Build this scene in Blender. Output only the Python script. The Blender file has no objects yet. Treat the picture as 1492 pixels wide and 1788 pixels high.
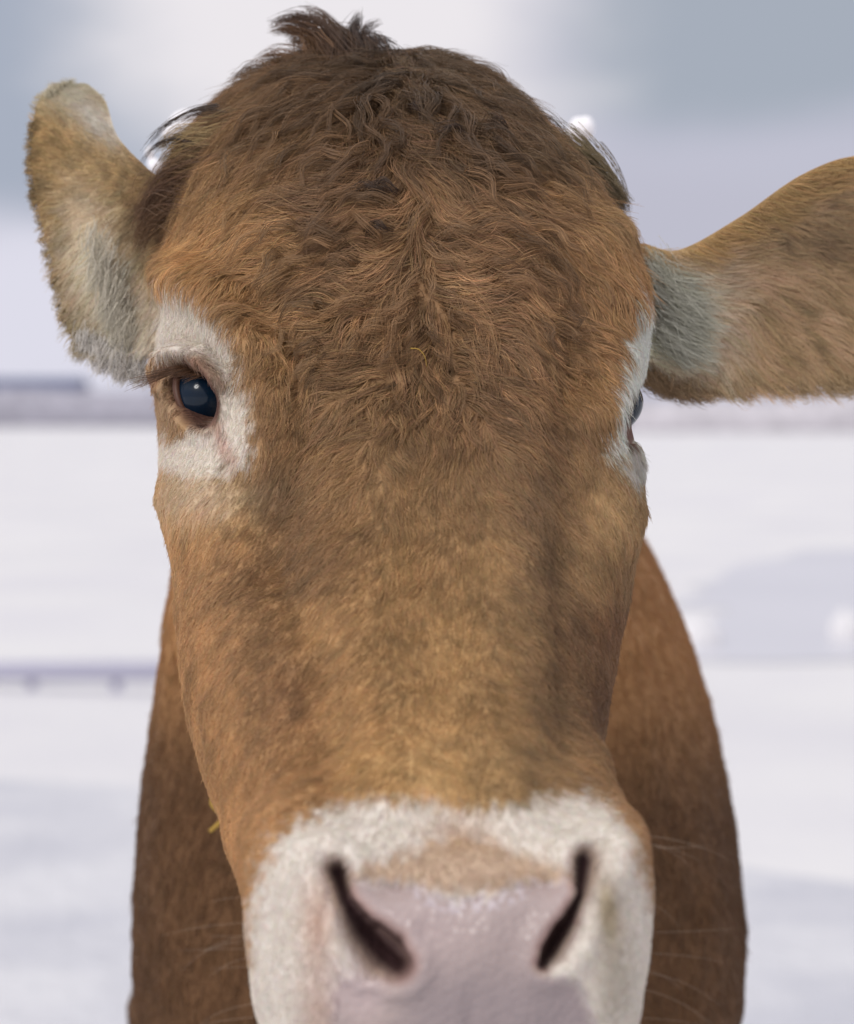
import bpy, bmesh, math
import numpy as np
from mathutils import Vector, Matrix, kdtree
from mathutils.bvhtree import BVHTree

R = math.radians
rng = np.random.default_rng(7)
col = bpy.context.scene.collection
scene = bpy.context.scene

# ------------------------------------------------------------------ camera
F = 3984.0                       # focal length in photo pixels (photo is 1492 x 1788)
CX, CY = 746.0, 894.0
CAMZ = 1.35
PITCH = math.atan(194.0 / F)
cam_d = bpy.data.cameras.new("camera")
cam = bpy.data.objects.new("camera", cam_d)
col.objects.link(cam)
cam.location = (0, 0, CAMZ)
cam.rotation_euler = (math.pi / 2 - PITCH, 0, 0)
cam_d.sensor_fit = 'HORIZONTAL'
cam_d.sensor_width = 24.0
cam_d.lens = 24.0 * F / 1492.0
cam_d.clip_start = 0.05
cam_d.clip_end = 5000
cam_d.dof.use_dof = True
cam_d.dof.focus_distance = 1.16
cam_d.dof.aperture_fstop = 5.8
scene.camera = cam

# ------------------------------------------------------------------ render look
scene.view_settings.view_transform = 'Standard'
scene.view_settings.look = 'None'
scene.view_settings.gamma = 1.0
scene.view_settings.exposure = 0.0
scene.cycles.use_denoising = True
scene.cycles.max_bounces = 8
scene.cycles.diffuse_bounces = 4
scene.cycles.transparent_max_bounces = 8
try:
    scene.cycles_curves.shape = 'RIBBONS'
    scene.cycles_curves.subdivisions = 2
except Exception:
    pass

SUN_EL, SUN_AZ = R(38), R(-146)  # azimuth from +Y clockwise: behind the camera, to its left

# ------------------------------------------------------------------ node helpers
def nodes_of(tree):
    N, L = tree.nodes, tree.links
    def nd(t, **kw):
        n = N.new(t)
        for k, v in kw.items():
            if k.startswith('i_'):
                n.inputs[k[2:].replace('_', ' ')].default_value = v
            else:
                setattr(n, k, v)
        return n
    return N, L, nd

def mathn(L, nd, op, a, b=None, clamp=False):
    m = nd('ShaderNodeMath', operation=op)
    m.use_clamp = clamp
    for i, v in enumerate((a, b)):
        if v is None: continue
        if isinstance(v, (int, float)): m.inputs[i].default_value = v
        else: L.new(v, m.inputs[i])
    return m.outputs[0]

def mixc(L, nd, f, a, b):
    m = nd('ShaderNodeMix', data_type='RGBA')
    for s, v in ((0, f), (6, a), (7, b)):
        if isinstance(v, (int, float)): m.inputs[s].default_value = v
        elif isinstance(v, tuple): m.inputs[s].default_value = (*v[:3], 1)
        else: L.new(v, m.inputs[s])
    return m.outputs[2]

def srgb(*c):
    return tuple(((x / 255) / 12.92 if x / 255 <= 0.04045 else ((x / 255 + .055) / 1.055) ** 2.4) for x in c)

# ------------------------------------------------------------------ world: overcast winter sky with cloud banks
w = bpy.data.worlds.new("World"); scene.world = w
w.use_nodes = True
w.node_tree.nodes.clear()
N, L, nd = nodes_of(w.node_tree)
sky = nd('ShaderNodeTexSky', sky_type='NISHITA')
sky.sun_disc = False
sky.sun_elevation = SUN_EL
sky.sun_rotation = SUN_AZ
sky.dust_density = 3.0
tc = nd('ShaderNodeTexCoord')
def wdir(px, py):
    f = np.array([0, math.cos(PITCH), -math.sin(PITCH)]); u = np.array([0, math.sin(PITCH), math.cos(PITCH)])
    d = f + np.array([1, 0, 0]) * (px - CX) / F + u * (CY - py) / F
    return d / np.linalg.norm(d)
nz = nd('ShaderNodeTexNoise'); nz.inputs['Scale'].default_value = 7.0; nz.inputs['Detail'].default_value = 4.0
mp = nd('ShaderNodeMapping'); mp.inputs['Scale'].default_value = (1, 1, 2.6)
L.new(tc.outputs['Generated'], mp.inputs[0]); L.new(mp.outputs[0], nz.inputs['Vector'])
def cloud_patch(px, py, sx, sy):
    """soft cloud bank round a direction of the sky"""
    c = wdir(px, py)
    v = nd('ShaderNodeVectorMath', operation='SUBTRACT'); L.new(tc.outputs['Generated'], v.inputs[0]); v.inputs[1].default_value = tuple(c)
    s = nd('ShaderNodeVectorMath', operation='MULTIPLY'); L.new(v.outputs[0], s.inputs[0]); s.inputs[1].default_value = (F / sx, 1.0, F / sy)
    l = nd('ShaderNodeVectorMath', operation='LENGTH'); L.new(s.outputs[0], l.inputs[0])
    d = mathn(L, nd, 'ADD', l.outputs['Value'], mathn(L, nd, 'MULTIPLY', mathn(L, nd, 'SUBTRACT', nz.outputs[0], .5), 1.2))
    mr = nd('ShaderNodeMapRange', interpolation_type='SMOOTHERSTEP'); L.new(d, mr.inputs[0])
    mr.inputs[1].default_value = 1.5; mr.inputs[2].default_value = .45; mr.inputs[3].default_value = 0; mr.inputs[4].default_value = 1
    return mr.outputs[0]
K = 10.0   # cloud radiances, scaled by the 0.1 background strength
def kc(*c):
    return tuple(x * K for x in srgb(*c))
base = mixc(L, nd, 0.9, sky.outputs[0], kc(196, 195, 211))
c1 = mixc(L, nd, cloud_patch(1370, 50, 440, 160), base, kc(166, 174, 187))
c1 = mixc(L, nd, cloud_patch(40, 150, 330, 260), c1, kc(168, 176, 192))
c1 = mixc(L, nd, cloud_patch(590, 40, 370, 300), c1, kc(236, 232, 236))
c1 = mixc(L, nd, cloud_patch(1300, 430, 600, 120), c1, kc(190, 190, 205))
c1 = mixc(L, nd, cloud_patch(60, 560, 420, 170), c1, kc(222, 221, 234))
# upper dome: brighter cloud deck that lights the place
sep = nd('ShaderNodeSeparateXYZ'); L.new(tc.outputs['Generated'], sep.inputs[0])
mr = nd('ShaderNodeMapRange', interpolation_type='SMOOTHERSTEP'); L.new(sep.outputs['Z'], mr.inputs[0])
mr.inputs[1].default_value = .2; mr.inputs[2].default_value = .5
top = mixc(L, nd, 0.9, sky.outputs[0], (8.9, 8.75, 9.0))
c1 = mixc(L, nd, mr.outputs[0], c1, top)
bg = nd('ShaderNodeBackground'); bg.inputs['Strength'].default_value = 0.1
L.new(c1, bg.inputs[0])
wo = nd('ShaderNodeOutputWorld'); L.new(bg.outputs[0], wo.inputs[0])

sun_d = bpy.data.lights.new("sun", 'SUN')
sun_d.energy = 1.45
sun_d.angle = R(16)
sun_d.color = (1.0, .97, .93)
sun = bpy.data.objects.new("sun", sun_d); col.objects.link(sun)
sdir = Vector((math.sin(SUN_AZ) * math.cos(SUN_EL), math.cos(SUN_AZ) * math.cos(SUN_EL), math.sin(SUN_EL)))
sun.rotation_euler = sdir.to_track_quat('Z', 'Y').to_euler()

# ------------------------------------------------------------------ geometry helpers
def tag(o, label=None, cat=None, group=None, kind=None):
    if label: o['label'] = label
    if cat: o['category'] = cat
    if group: o['group'] = group
    if kind: o['kind'] = kind
    return o

def link(name, me, mat=None, parent=None, smooth=True):
    o = bpy.data.objects.new(name, me); col.objects.link(o)
    if mat is not None: me.materials.append(mat)
    if parent is not None: o.parent = parent
    if smooth and hasattr(me, 'polygons'):
        me.polygons.foreach_set('use_smooth', np.ones(len(me.polygons), bool))
    return o

def at(px, py, Y):
    """world point seen at photo pixel (px, py) whose distance along world Y is Y"""
    px = np.asarray(px, float); py = np.asarray(py, float); Y = np.asarray(Y, float)
    dx = (px - CX) / F
    dy = math.cos(PITCH) + math.sin(PITCH) * (CY - py) / F
    dz = -math.sin(PITCH) + math.cos(PITCH) * (CY - py) / F
    t = Y / dy
    return np.stack(np.broadcast_arrays(dx * t, Y, CAMZ + dz * t), -1)

def proj(P):
    P = np.asarray(P, float)
    y, z = P[..., 1], P[..., 2] - CAMZ
    d = y * math.cos(PITCH) - z * math.sin(PITCH)
    u = y * math.sin(PITCH) + z * math.cos(PITCH)
    return CX + F * P[..., 0] / d, CY - F * u / d

def hermite(x, xs, ys):
    xs = np.asarray(xs, float); ys = np.asarray(ys, float)
    m = np.gradient(ys, xs)
    i = np.clip(np.searchsorted(xs, x, side='right') - 1, 0, len(xs) - 2)
    h = xs[i + 1] - xs[i]; t = (x - xs[i]) / h
    return ((2*t**3 - 3*t**2 + 1) * ys[i] + (t**3 - 2*t**2 + t) * h * m[i]
            + (-2*t**3 + 3*t**2) * ys[i+1] + (t**3 - t**2) * h * m[i+1])

class SNoise:
    """smooth band-limited noise: a sum of random waves"""
    def __init__(s, scale, dim=3, n=24, seed=0):
        r = np.random.default_rng(seed)
        k = r.normal(size=(n, dim)); k /= np.linalg.norm(k, axis=1, keepdims=True)
        s.k = k * (2 * math.pi / scale) * r.uniform(.5, 1.3, (n, 1)); s.p = r.uniform(0, 2*math.pi, n); s.n = n
    def __call__(s, P):
        out = np.zeros(P.shape[:-1])
        for k, p in zip(s.k, s.p): out += np.sin(P @ k + p)
        return out / math.sqrt(s.n / 2) * .7

def grid_mesh(name, V, closed_u=True, cap_start=False, cap_end=False):
    """V: rows x cols x 3"""
    r, c = V.shape[:2]
    idx = np.arange(r * c).reshape(r, c)
    if closed_u:
        a = idx[:-1]; b = idx[1:]
        q = np.stack([a, np.roll(a, -1, 1), np.roll(b, -1, 1), b], -1).reshape(-1, 4)
    else:
        q = np.stack([idx[:-1, :-1], idx[:-1, 1:], idx[1:, 1:], idx[1:, :-1]], -1).reshape(-1, 4)
    faces = q.tolist()
    if cap_start: faces.append(idx[0][::-1].tolist())
    if cap_end: faces.append(idx[-1].tolist())
    me = bpy.data.meshes.new(name)
    me.from_pydata(V.reshape(-1, 3).tolist(), [], faces)
    me.update()
    return me

# ------------------------------------------------------------------ materials
def principled(name, color=(.5, .5, .5), rough=.6, spec=.3):
    m = bpy.data.materials.new(name); m.use_nodes = True
    m.node_tree.nodes.clear()
    N, L, nd = nodes_of(m.node_tree)
    b = nd('ShaderNodeBsdfPrincipled'); o = nd('ShaderNodeOutputMaterial'); L.new(b.outputs[0], o.inputs[0])
    b.inputs['Base Color'].default_value = (*color, 1); b.inputs['Roughness'].default_value = rough
    b.inputs['Specular IOR Level'].default_value = spec
    return m, b, L, nd

def snow_mat(name, c1, c2, scale=.6, bump=.4):
    m, b, L, nd = principled(name, c1, .75, .25)
    g = nd('ShaderNodeNewGeometry')
    n = nd('ShaderNodeTexNoise'); n.inputs['Scale'].default_value = scale; n.inputs['Detail'].default_value = 5; L.new(g.outputs['Position'], n.inputs['Vector'])
    n2 = nd('ShaderNodeTexNoise'); n2.inputs['Scale'].default_value = 14; n2.inputs['Detail'].default_value = 6; L.new(g.outputs['Position'], n2.inputs['Vector'])
    mr = nd('ShaderNodeMapRange'); L.new(n.outputs[0], mr.inputs[0]); mr.inputs[1].default_value = .38; mr.inputs[2].default_value = .62
    L.new(mixc(L, nd, mr.outputs[0], c1, c2), b.inputs['Base Color'])
    bp = nd('ShaderNodeBump'); bp.inputs['Strength'].default_value = bump; bp.inputs['Distance'].default_value = .03
    L.new(n2.outputs[0], bp.inputs['Height']); L.new(bp.outputs[0], b.inputs['Normal'])
    return m

# ------------------------------------------------------------------ the setting: snowy pasture
def build_ground():
    yy = np.concatenate([np.linspace(-60, 0, 12), np.linspace(1, 40, 160), np.geomspace(41, 3000, 60)])
    xx = np.concatenate([-np.geomspace(3000, 13, 50), np.linspace(-12, 12, 120), np.geomspace(13, 3000, 50)])
    X, Y = np.meshgrid(xx, yy)
    n = SNoise(3.5, 2, seed=3); n2 = SNoise(14, 2, seed=4)
    P = np.stack([X, Y], -1)
    Z = .022 * n(P) + .05 * n2(P)
    Z *= np.clip((np.hypot(X, Y - 2.2) - 2.0) / 4, 0, 1)
    Z *= 1 - np.clip((Y - 40) / 60, 0, 1)
    me = grid_mesh('ground', np.stack([X, Y, Z], -1), closed_u=False)
    link('ground', me, snow_mat('snow', (.775, .765, .775), (.72, .71, .74)))
    tag(bpy.data.objects['ground'], kind='structure')
build_ground()
ground_eval = None
def gz(x, y):
    """height of the snow under a point, by ray"""
    global ground_eval
    if ground_eval is None:
        me = bpy.data.objects['ground'].data
        ground_eval = BVHTree.FromPolygons([v.co[:] for v in me.vertices], [p.vertices[:] for p in me.polygons])
    h = ground_eval.ray_cast(Vector((x, y, 5)), Vector((0, 0, -1)))
    return h[0].z if h[0] else 0.0

def ground_hit(px, py):
    d = wdir(px, py)
    t = -CAMZ / d[2]
    return d[0] * t, d[1] * t

def flat_patch(name, outline, lift, mat, nrad=14, seg=96, wob=.12, seed=1):
    """patch that lies on the snow: outline in metres, following the ground"""
    o = np.array(outline); c = o.mean(0)
    k = np.linspace(0, len(o), seg, endpoint=False)
    i = k.astype(int); f = (k - i)[:, None]; f = f * f * (3 - 2 * f)
    ring = o[i] * (1 - f) + o[(i + 1) % len(o)] * f
    n = SNoise(1.6, 2, seed=seed)
    ring = ring + (ring - c) / (np.linalg.norm(ring - c, axis=1, keepdims=True) + 1e-6) * n(ring)[:, None] * wob
    V = []
    for r in np.linspace(.02, 1, nrad):
        q = c + (ring - c) * r
        V.append([(x, y, gz(x, y) + lift) for x, y in q])
    me = grid_mesh(name, np.array(V), True, cap_start=True)
    ob = link(name, me, mat)
    return ob

# pale frozen puddle on the right, trodden path across the left, in world metres
ice_m, b_, L_, nd_ = principled('ice', (.66, .655, .71), .35, .5)
a = [ground_hit(*p) for p in ((1190, 1138), (1330, 1142), (1700, 1140), (1900, 1000), (1750, 955), (1400, 965), (1290, 985), (1240, 1040))]
ice = flat_patch('water', a, .006, ice_m, seed=5, wob=.25)
tag(ice, kind='structure')
track_m = snow_mat('trodden_snow', (.58, .585, .64), (.70, .70, .735), 1.6, .8)
a = [ground_hit(*p) for p in ((-900, 1385), (-200, 1385), (500, 1388), (900, 1420), (1500, 1560), (2100, 1600), (2300, 1900), (1400, 2100), (300, 2150), (-700, 2100))]
trk = flat_patch('path', a, .006, track_m, seed=6, wob=.1)
tag(trk, kind='structure')

# far low wall of the pasture at about 110 m
def far_wall(name, x0, x1, y, h, colr, label, cap=None):
    n = 120
    xs = np.linspace(x0, x1, n); sn = SNoise(9, 1, seed=int(abs(x0)))
    tops = h + .12 * sn(xs[:, None])
    rows = []
    for (dy, tz) in ((-.9, 0), (-.75, .55), (-.6, .96), (.6, 1.0), (.75, .55), (.9, 0)):
        rows.append(np.stack([xs, y + dy + .1 * sn(xs[:, None] + dy), tops * tz - (.3 if tz == 0 else 0)], -1))
    V = np.array(rows).transpose(1, 0, 2)
    me = grid_mesh(name, V, True, cap_start=True, cap_end=True)
    m, b, L, nd = principled(name + '_stone', colr, .9, .1)
    t = nd('ShaderNodeTexVoronoi'); t.inputs['Scale'].default_value = 1.8
    g = nd('ShaderNodeNewGeometry'); L.new(g.outputs['Position'], t.inputs['Vector'])
    L.new(mixc(L, nd, t.outputs['Distance'], tuple(c * 1.15 for c in colr), tuple(c * .75 for c in colr)), b.inputs['Base Color'])
    o = link(name, me, m)
    return tag(o, label, 'wall', kind='thing')
far_wall('field_wall', -70, -8, 118, 1.95, (.42, .41, .47), 'blurred grey field wall at the edge of the snow on the cow\'s eye side')
far_wall('field_wall', -6, 70, 98, 1.40, (.60, .575, .61), 'paler low field wall behind the big sideways ear')
# dark wood shed roofline seen above the wall at the left edge
def shed():
    root = bpy.data.objects.new('cattle_shed', None); col.objects.link(root)
    p = at(40, 690, 124)
    root.location = (p[0], 124, 0)
    tag(root, 'low dark-roofed cattle shed showing above the far field wall', 'shed')
    bm = bmesh.new()
    bmesh.ops.create_cube(bm, size=1, matrix=Matrix.Translation((0, 0, 1.0)) @ Matrix.Diagonal((6.2, 3, 2.0, 1)))
    me = bpy.data.meshes.new('wall'); bm.to_mesh(me); bm.free()
    m, b, L, nd = principled('shed_boards', (.30, .30, .38), .85)
    link('wall', me, m, root, smooth=False)
    bm = bmesh.new()
    pr = [(-3.4, -1.9, 1.98), (3.4, -1.9, 1.98), (3.4, 0, 2.5), (-3.4, 0, 2.5), (3.4, 1.9, 1.98), (-3.4, 1.9, 1.98)]
    vs = [bm.verts.new(p) for p in pr] + [bm.verts.new((p[0], p[1], p[2] + .12)) for p in pr]
    for f in ((0, 1, 2, 3), (3, 2, 4, 5), (6, 9, 8, 7), (9, 11, 10, 8), (0, 6, 7, 1), (5, 4, 10, 11), (0, 3, 9, 6), (3, 5, 11, 9), (1, 7, 8, 2), (2, 8, 10, 4)):
        bm.faces.new([vs[i] for i in f])
    bmesh.ops.recalc_face_normals(bm, faces=bm.faces)
    me = bpy.data.meshes.new('roof'); bm.to_mesh(me); bm.free()
    m, b, L, nd = principled('shed_roof', (.15, .17, .27), .8)
    link('roof', me, m, root, smooth=False)
shed()

# snow-crusted low rail fence on the left, about 10 m away
def low_fence():
    root = bpy.data.objects.new('rail_fence', None); col.objects.link(root)
    y = 10.4
    p = at(60, 1172, y)
    root.location = (p[0], y, gz(p[0], y))
    tag(root, 'low frosted rail fence half buried in the snow behind the cow', 'fence')
    m, b, L, nd = principled('frosted_wood', (.50, .49, .62), .8)
    n = nd('ShaderNodeTexNoise'); n.inputs['Scale'].default_value = 9
    L.new(mixc(L, nd, n.outputs[0], (.44, .43, .55), (.62, .61, .72)), b.inputs['Base Color'])
    xs = [-3.2, -1.95, -.95, -.02, .37, 1.4]
    zr = p[2] - root.location.z
    bm = bmesh.new()
    bmesh.ops.create_cube(bm, size=1, matrix=Matrix.Translation((-1.2, 0, zr)) @ Matrix.Diagonal((5.6, .06, .085, 1)))
    bmesh.ops.bevel(bm, geom=bm.edges[:], offset=.012, segments=2, affect='EDGES')
    me = bpy.data.meshes.new('rail'); bm.to_mesh(me); bm.free()
    link('rail', me, m, root)
    for x in xs:
        bm = bmesh.new()
        bmesh.ops.create_cone(bm, cap_ends=True, segments=12, radius1=.026, radius2=.022, depth=zr + .18, matrix=Matrix.Translation((x, .045, (zr + .0) / 2 - .05)))
        me = bpy.data.meshes.new('post'); bm.to_mesh(me); bm.free()
        link('post', me, m, root)
low_fence()

def mound(px, py, wpx, hpx, label, seed):
    gx, gy = ground_hit(px, py + hpx * .5)
    rx = wpx / F * gy / 2; rz = hpx / F * gy
    bm = bmesh.new(); bmesh.ops.create_icosphere(bm, subdivisions=4, radius=1)
    n = SNoise(.9, 3, seed=seed)
    co = np.array([v.co[:] for v in bm.verts]); k = 1 + .12 * n(co)
    for v, q, s in zip(bm.verts, co, k): v.co = (q[0] * rx * s, q[1] * rx * .8 * s, q[2] * rz * s)
    me = bpy.data.meshes.new('snow_clump'); bm.to_mesh(me); bm.free()
    o = link('snow_clump', me, bpy.data.materials['snow']); o.location = (gx, gy, gz(gx, gy) + .01)
    tag(o, label, 'snow clump', 'snow clumps on the ice')
mound(1215, 1085, 84, 44, 'round snow clump at the near-left edge of the lavender ice patch', 11)
mound(1480, 1070, 60, 46, 'snow clump on the lavender ice patch against the photo\'s edge', 12)

# ------------------------------------------------------------------ the cow: one lofted body
def Zp(py, Y): return float(at(CX, py, Y)[2])
# dorsal (Y, Z) | ventral (Y, Z) | centre px | left px | right px | mL | mR | n | sub-divisions
rg = []
def ring(dpy, DY, VY, VZ, cx, l, r, mL, mR, n=2.3, sub=24, dz=None):
    rg.append((DY, Zp(dpy, DY) if dz is None else dz, VY, VZ, cx, l, r, mL, mR, n, sub))
ring(1690, .8955, .8955, Zp(1712, .8955), 825, 812, 838, .5, .5, 2.0)
ring(1612, .8975, .8985, Zp(1805, .8985), 824, 700, 940, .5, .5, 2.2)
ring(1535, .904, .908, Zp(1890, .908), 822, 572, 1046, .48, .48, 2.4)
ring(1465, .916, .925, Zp(1950, .925), 820, 482, 1100, .45, .45, 2.6)
ring(1408, .932, .952, Zp(1990, .952), 818, 441, 1124, .43, .43, 2.6)
ring(1340, .953, .99, 1.045, 812, 427, 1130, .42, .42, 2.5)
ring(1245, .984, 1.045, 1.045, 804, 425, 1098, .40, .40, 2.3)
ring(1120, 1.020, 1.12, 1.080, 792, 368, 1050, .40, .38, 2.3)
ring(1000, 1.053, 1.18, 1.115, 782, 324, 1066, .40, .36, 2.4)
ring(880, 1.083, 1.24, 1.145, 772, 312, 1088, .40, .35, 2.5)
ring(780, 1.103, 1.29, 1.160, 764, 308, 1104, .40, .34, 2.6)
ring(690, 1.118, 1.33, 1.170, 757, 297, 1110, .40, .34, 2.7)
ring(600, 1.133, 1.36, 1.180, 752, 286, 1106, .40, .34, 2.7)
ring(500, 1.150, 1.39, 1.190, 746, 287, 1097, .40, .34, 2.7)
ring(400, 1.170, 1.41, 1.200, 740, 280, 1108, .40, .34, 2.6)
ring(305, 1.198, 1.43, 1.200, 731, 288, 1104, .38, .33, 2.35)
ring(210, 1.232, 1.45, 1.200, 703, 292, 1074, .36, .33, 2.3)
ring(144, 1.272, 1.46, 1.200, 680, 286, 1024, .34, .35, 2.3)
ring(103, 1.320, 1.47, 1.200, 665, 294, 994, .32, .35, 2.2)
ring(112, 1.365, 1.485, 1.190, 672, 330, 990, .32, .35, 2.1)
ring(150, 1.41, 1.50, 1.170, 700, 370, 1000, .35, .35, 2.0, 16)
ring(0, 1.47, 1.51, 1.10, 730, 380, 990, .45, .55, 2.0, 16, dz=1.49)
ring(0, 1.54, 1.505, 1.02, 750, 300, 1060, .55, .62, 2.0, 14, dz=1.42)
ring(0, 1.62, 1.50, .90, 762, 258, 1170, .60, .68, 2.0, 14, dz=1.385)
ring(0, 1.72, 1.51, .80, 765, 236, 1272, .62, .66, 2.0, 12, dz=1.37)
ring(0, 1.86, 1.56, .71, 767, 232, 1304, .62, .62, 2.0, 10, dz=1.36)
ring(0, 2.12, 1.80, .66, 765, 262, 1250, .62, .62, 2.0, 10, dz=1.35)
ring(0, 2.50, 2.30, .62, 765, 330, 1190, .55, .60, 2.1, 8, dz=1.33)
ring(0, 2.90, 2.80, .66, 765, 352, 1170, .50, .50, 2.3, 8, dz=1.33)
ring(0, 3.15, 3.12, .80, 765, 430, 1090, .50, .50, 2.2, 8, dz=1.26)
ring(0, 3.25, 3.24, 1.02, 765, 700, 830, .50, .50, 2.0, 1, dz=1.10)
rg = np.array(rg)
NU = 480
def loft():
    u = np.concatenate([np.linspace(i, i + 1, int(rg[i, 10]), endpoint=False) for i in range(len(rg) - 1)] + [[len(rg) - 1]])
    q = [hermite(u, np.arange(len(rg)), rg[:, c]) for c in range(10)]
    DY, DZ, VY, VZ, cx, l, r, mL, mR, n = q
    # denser angles on the face side
    th = np.linspace(0, 2 * math.pi, NU, endpoint=False)
    th = th - .28 * np.sin(th)
    s_, c_ = np.sin(th), np.cos(th)
    V = np.zeros((len(u), NU, 3))
    for i in range(len(u)):
        right = s_ >= 0
        m = np.where(right, mR[i], mL[i])
        e = 2 / n[i]
        sx = np.sign(s_) * np.abs(s_) ** e
        cc = np.abs(c_) ** e
        t = np.where(c_ >= 0, m * (1 - cc), m + (1 - m) * cc)
        Y = DY[i] + (VY[i] - DY[i]) * t; Z = DZ[i] + (VZ[i] - DZ[i]) * t
        ext = {}
        for side, mm, pxe in (('r', mR[i], r[i]), ('l', mL[i], l[i])):
            Ye = DY[i] + (VY[i] - DY[i]) * mm
            ext[side] = (pxe - CX) / F * Ye / math.cos(PITCH) * 1.0
        xc = (cx[i] - CX) / F * DY[i]
        wR = ext['r'] - xc; wL = xc - ext['l']
        X = xc + np.where(right, sx * wR, sx * wL)
        V[i, :, 0], V[i, :, 1], V[i, :, 2] = X, Y, Z
    return u, V

uu, V = loft()

def normals_grid(V):
    du = np.gradient(V, axis=0); dv = np.roll(V, -1, 1) - np.roll(V, 1, 1)
    n = np.cross(du, dv); n /= np.linalg.norm(n, axis=-1, keepdims=True) + 1e-12
    # orient outward from ring centre
    c = V.mean(1, keepdims=True)
    s = np.sign(np.sum(n * (V - c), -1).mean())
    return n * s

def seg_dist(px, py, pts):
    """distance in pixels to a poly-line and the parameter 0..1 along it"""
    pts = np.array(pts, float); best = np.full(px.shape, 1e9); par = np.zeros(px.shape)
    n = len(pts) - 1
    for i in range(n):
        a, b = pts[i], pts[i + 1]; d = b - a
        t = np.clip(((px - a[0]) * d[0] + (py - a[1]) * d[1]) / (d @ d), 0, 1)
        dd = np.hypot(px - a[0] - t * d[0], py - a[1] - t * d[1])
        m = dd < best
        best = np.where(m, dd, best); par = np.where(m, (i + t) / n, par)
    return best, par

def ell(px, py, cx, cy, a, b, rot=0):
    c, s = math.cos(R(rot)), math.sin(R(rot))
    x = px - cx; y = py - cy
    return np.sqrt(((x * c + y * s) / a) ** 2 + ((-x * s + y * c) / b) ** 2)

def sstep(x, a, b):
    t = np.clip((x - a) / (b - a), 0, 1); return t * t * (3 - 2 * t)

NOS_L = [(588, 1520), (602, 1568), (632, 1622), (668, 1660), (694, 1682)]
NOS_R = [(1020, 1502), (1014, 1560), (992, 1610), (968, 1648), (948, 1682)]
NP_L = ([0, .12, .3, .6, .82, 1], [17, 14, 14, 31, 38, 26])
NP_R = ([0, .12, .3, .6, .85, 1], [18, 15, 8, 17, 17, 10])
EYE_L = (345, 692, 33, 54, -22)    # px, py, half axes, tilt

nrm = normals_grid(V)
px, py = proj(V)
head = np.clip((19.5 - uu) / 1.0, 0, 1)[:, None]
view = V - np.array([0, 0, CAMZ]); view /= np.linalg.norm(view, axis=-1, keepdims=True)
front = sstep(-np.sum(nrm * view, -1), -.05, .12) * head
def g(cx, cy, a, b=None, rot=0): return np.exp(-.5 * ell(px, py, cx, cy, a, b or a, rot) ** 2)
def gl(pts, s): return np.exp(-.5 * (seg_dist(px, py, pts)[0] / s) ** 2)
D = np.zeros(px.shape)
D += 11 * gl([(300, 490), (385, 530), (448, 620), (468, 720), (455, 800)], 28)
D -= 4 * gl([(430, 520), (505, 620), (530, 760)], 22)
D -= 4 * gl([(1010, 520), (1000, 640), (975, 740)], 24)      # brow and orbit rim
D += 9 * gl([(1070, 420), (1098, 480), (1085, 600), (1050, 720)], 32)
D -= 9 * g(480, 900, 42, 110, 10)
D -= 8 * g(1000, 880, 30, 130, -4)
D += 7 * g(350, 890, 62, 60)
D += 7 * g(1070, 900, 42, 80)
D -= 5 * gl([(470, 980), (560, 1150), (560, 1320)], 34)
D -= 6 * gl([(985, 1000), (1000, 1150), (985, 1300)], 34)
D += 4 * gl([(640, 800), (650, 1100), (690, 1350)], 60)
D += 4 * gl([(880, 800), (890, 1100), (890, 1350)], 60)
D -= 6 * g(745, 620, 60, 110)
D += 7 * g(640, 330, 120, 80) + 6 * g(880, 330, 120, 90)
D += 8 * g(505, 1480, 60, 55, -30) + 8 * g(1075, 1490, 42, 60, 20)
D -= 5 * g(815, 1455, 110, 40)
D -= 4 * gl([(600, 1535), (800, 1560), (1010, 1535)], 16)
D += 5 * g(820, 1640, 110, 80)
D += 6 * g(560, 1640, 45, 90, -10) + 6 * g(1065, 1640, 38, 90, 8)
D -= 1.5 * g(822, 1800, 9, 50)
front_n = sstep(-np.sum(nrm * view, -1), .0, .2) * head
for pts, prof, dep in ((NOS_L, NP_L, 24), (NOS_R, NP_R, 20)):
    d, t = seg_dist(px, py, pts)
    wd = np.interp(t, *prof)
    D += 4.0 * np.exp(-.5 * ((d - wd * 1.4 - 12) / 14) ** 2)
    D -= dep * np.interp(t, [0, .25, .55, 1], [.5, .35, .95, .8]) * (1 - sstep(d, wd * .2, wd * 1.35))
# eye socket on the visible side, slight one on the far side
e = ell(px, py, *EYE_L)
D += 6.5 * np.exp(-.5 * ((e - 1.35) / .22) ** 2) * (.75 + .5 * (py < 690))
D -= 17 * (1 - sstep(e, .72, 1.12))
D += 4 * np.exp(-.5 * (seg_dist(px, py, [(262, 668), (300, 622), (350, 618), (392, 668)])[0] / 10) ** 2)
D -= 3 * np.exp(-.5 * (seg_dist(px, py, [(280, 610), (310, 592), (355, 598), (400, 650)])[0] / 6) ** 2)
D *= .001
V = V + nrm * (D * front)[..., None]
# far-side socket at the silhouette
er = ell(px, py, 1104, 722, 26, 62, 8)
V = V - nrm * (.003 * (1 - sstep(er, .4, 1.3)) * head)[..., None]
rough = SNoise(.03, 3, seed=21)
V = V + nrm * (rough(V) * .0008)[..., None]

body_me = grid_mesh('cow', V, True, cap_start=True, cap_end=True)
body = link('cow', body_me)
tag(body, 'brown cow facing the camera with white muzzle, white-ringed eyes and one ear out sideways', 'cow')

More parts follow.
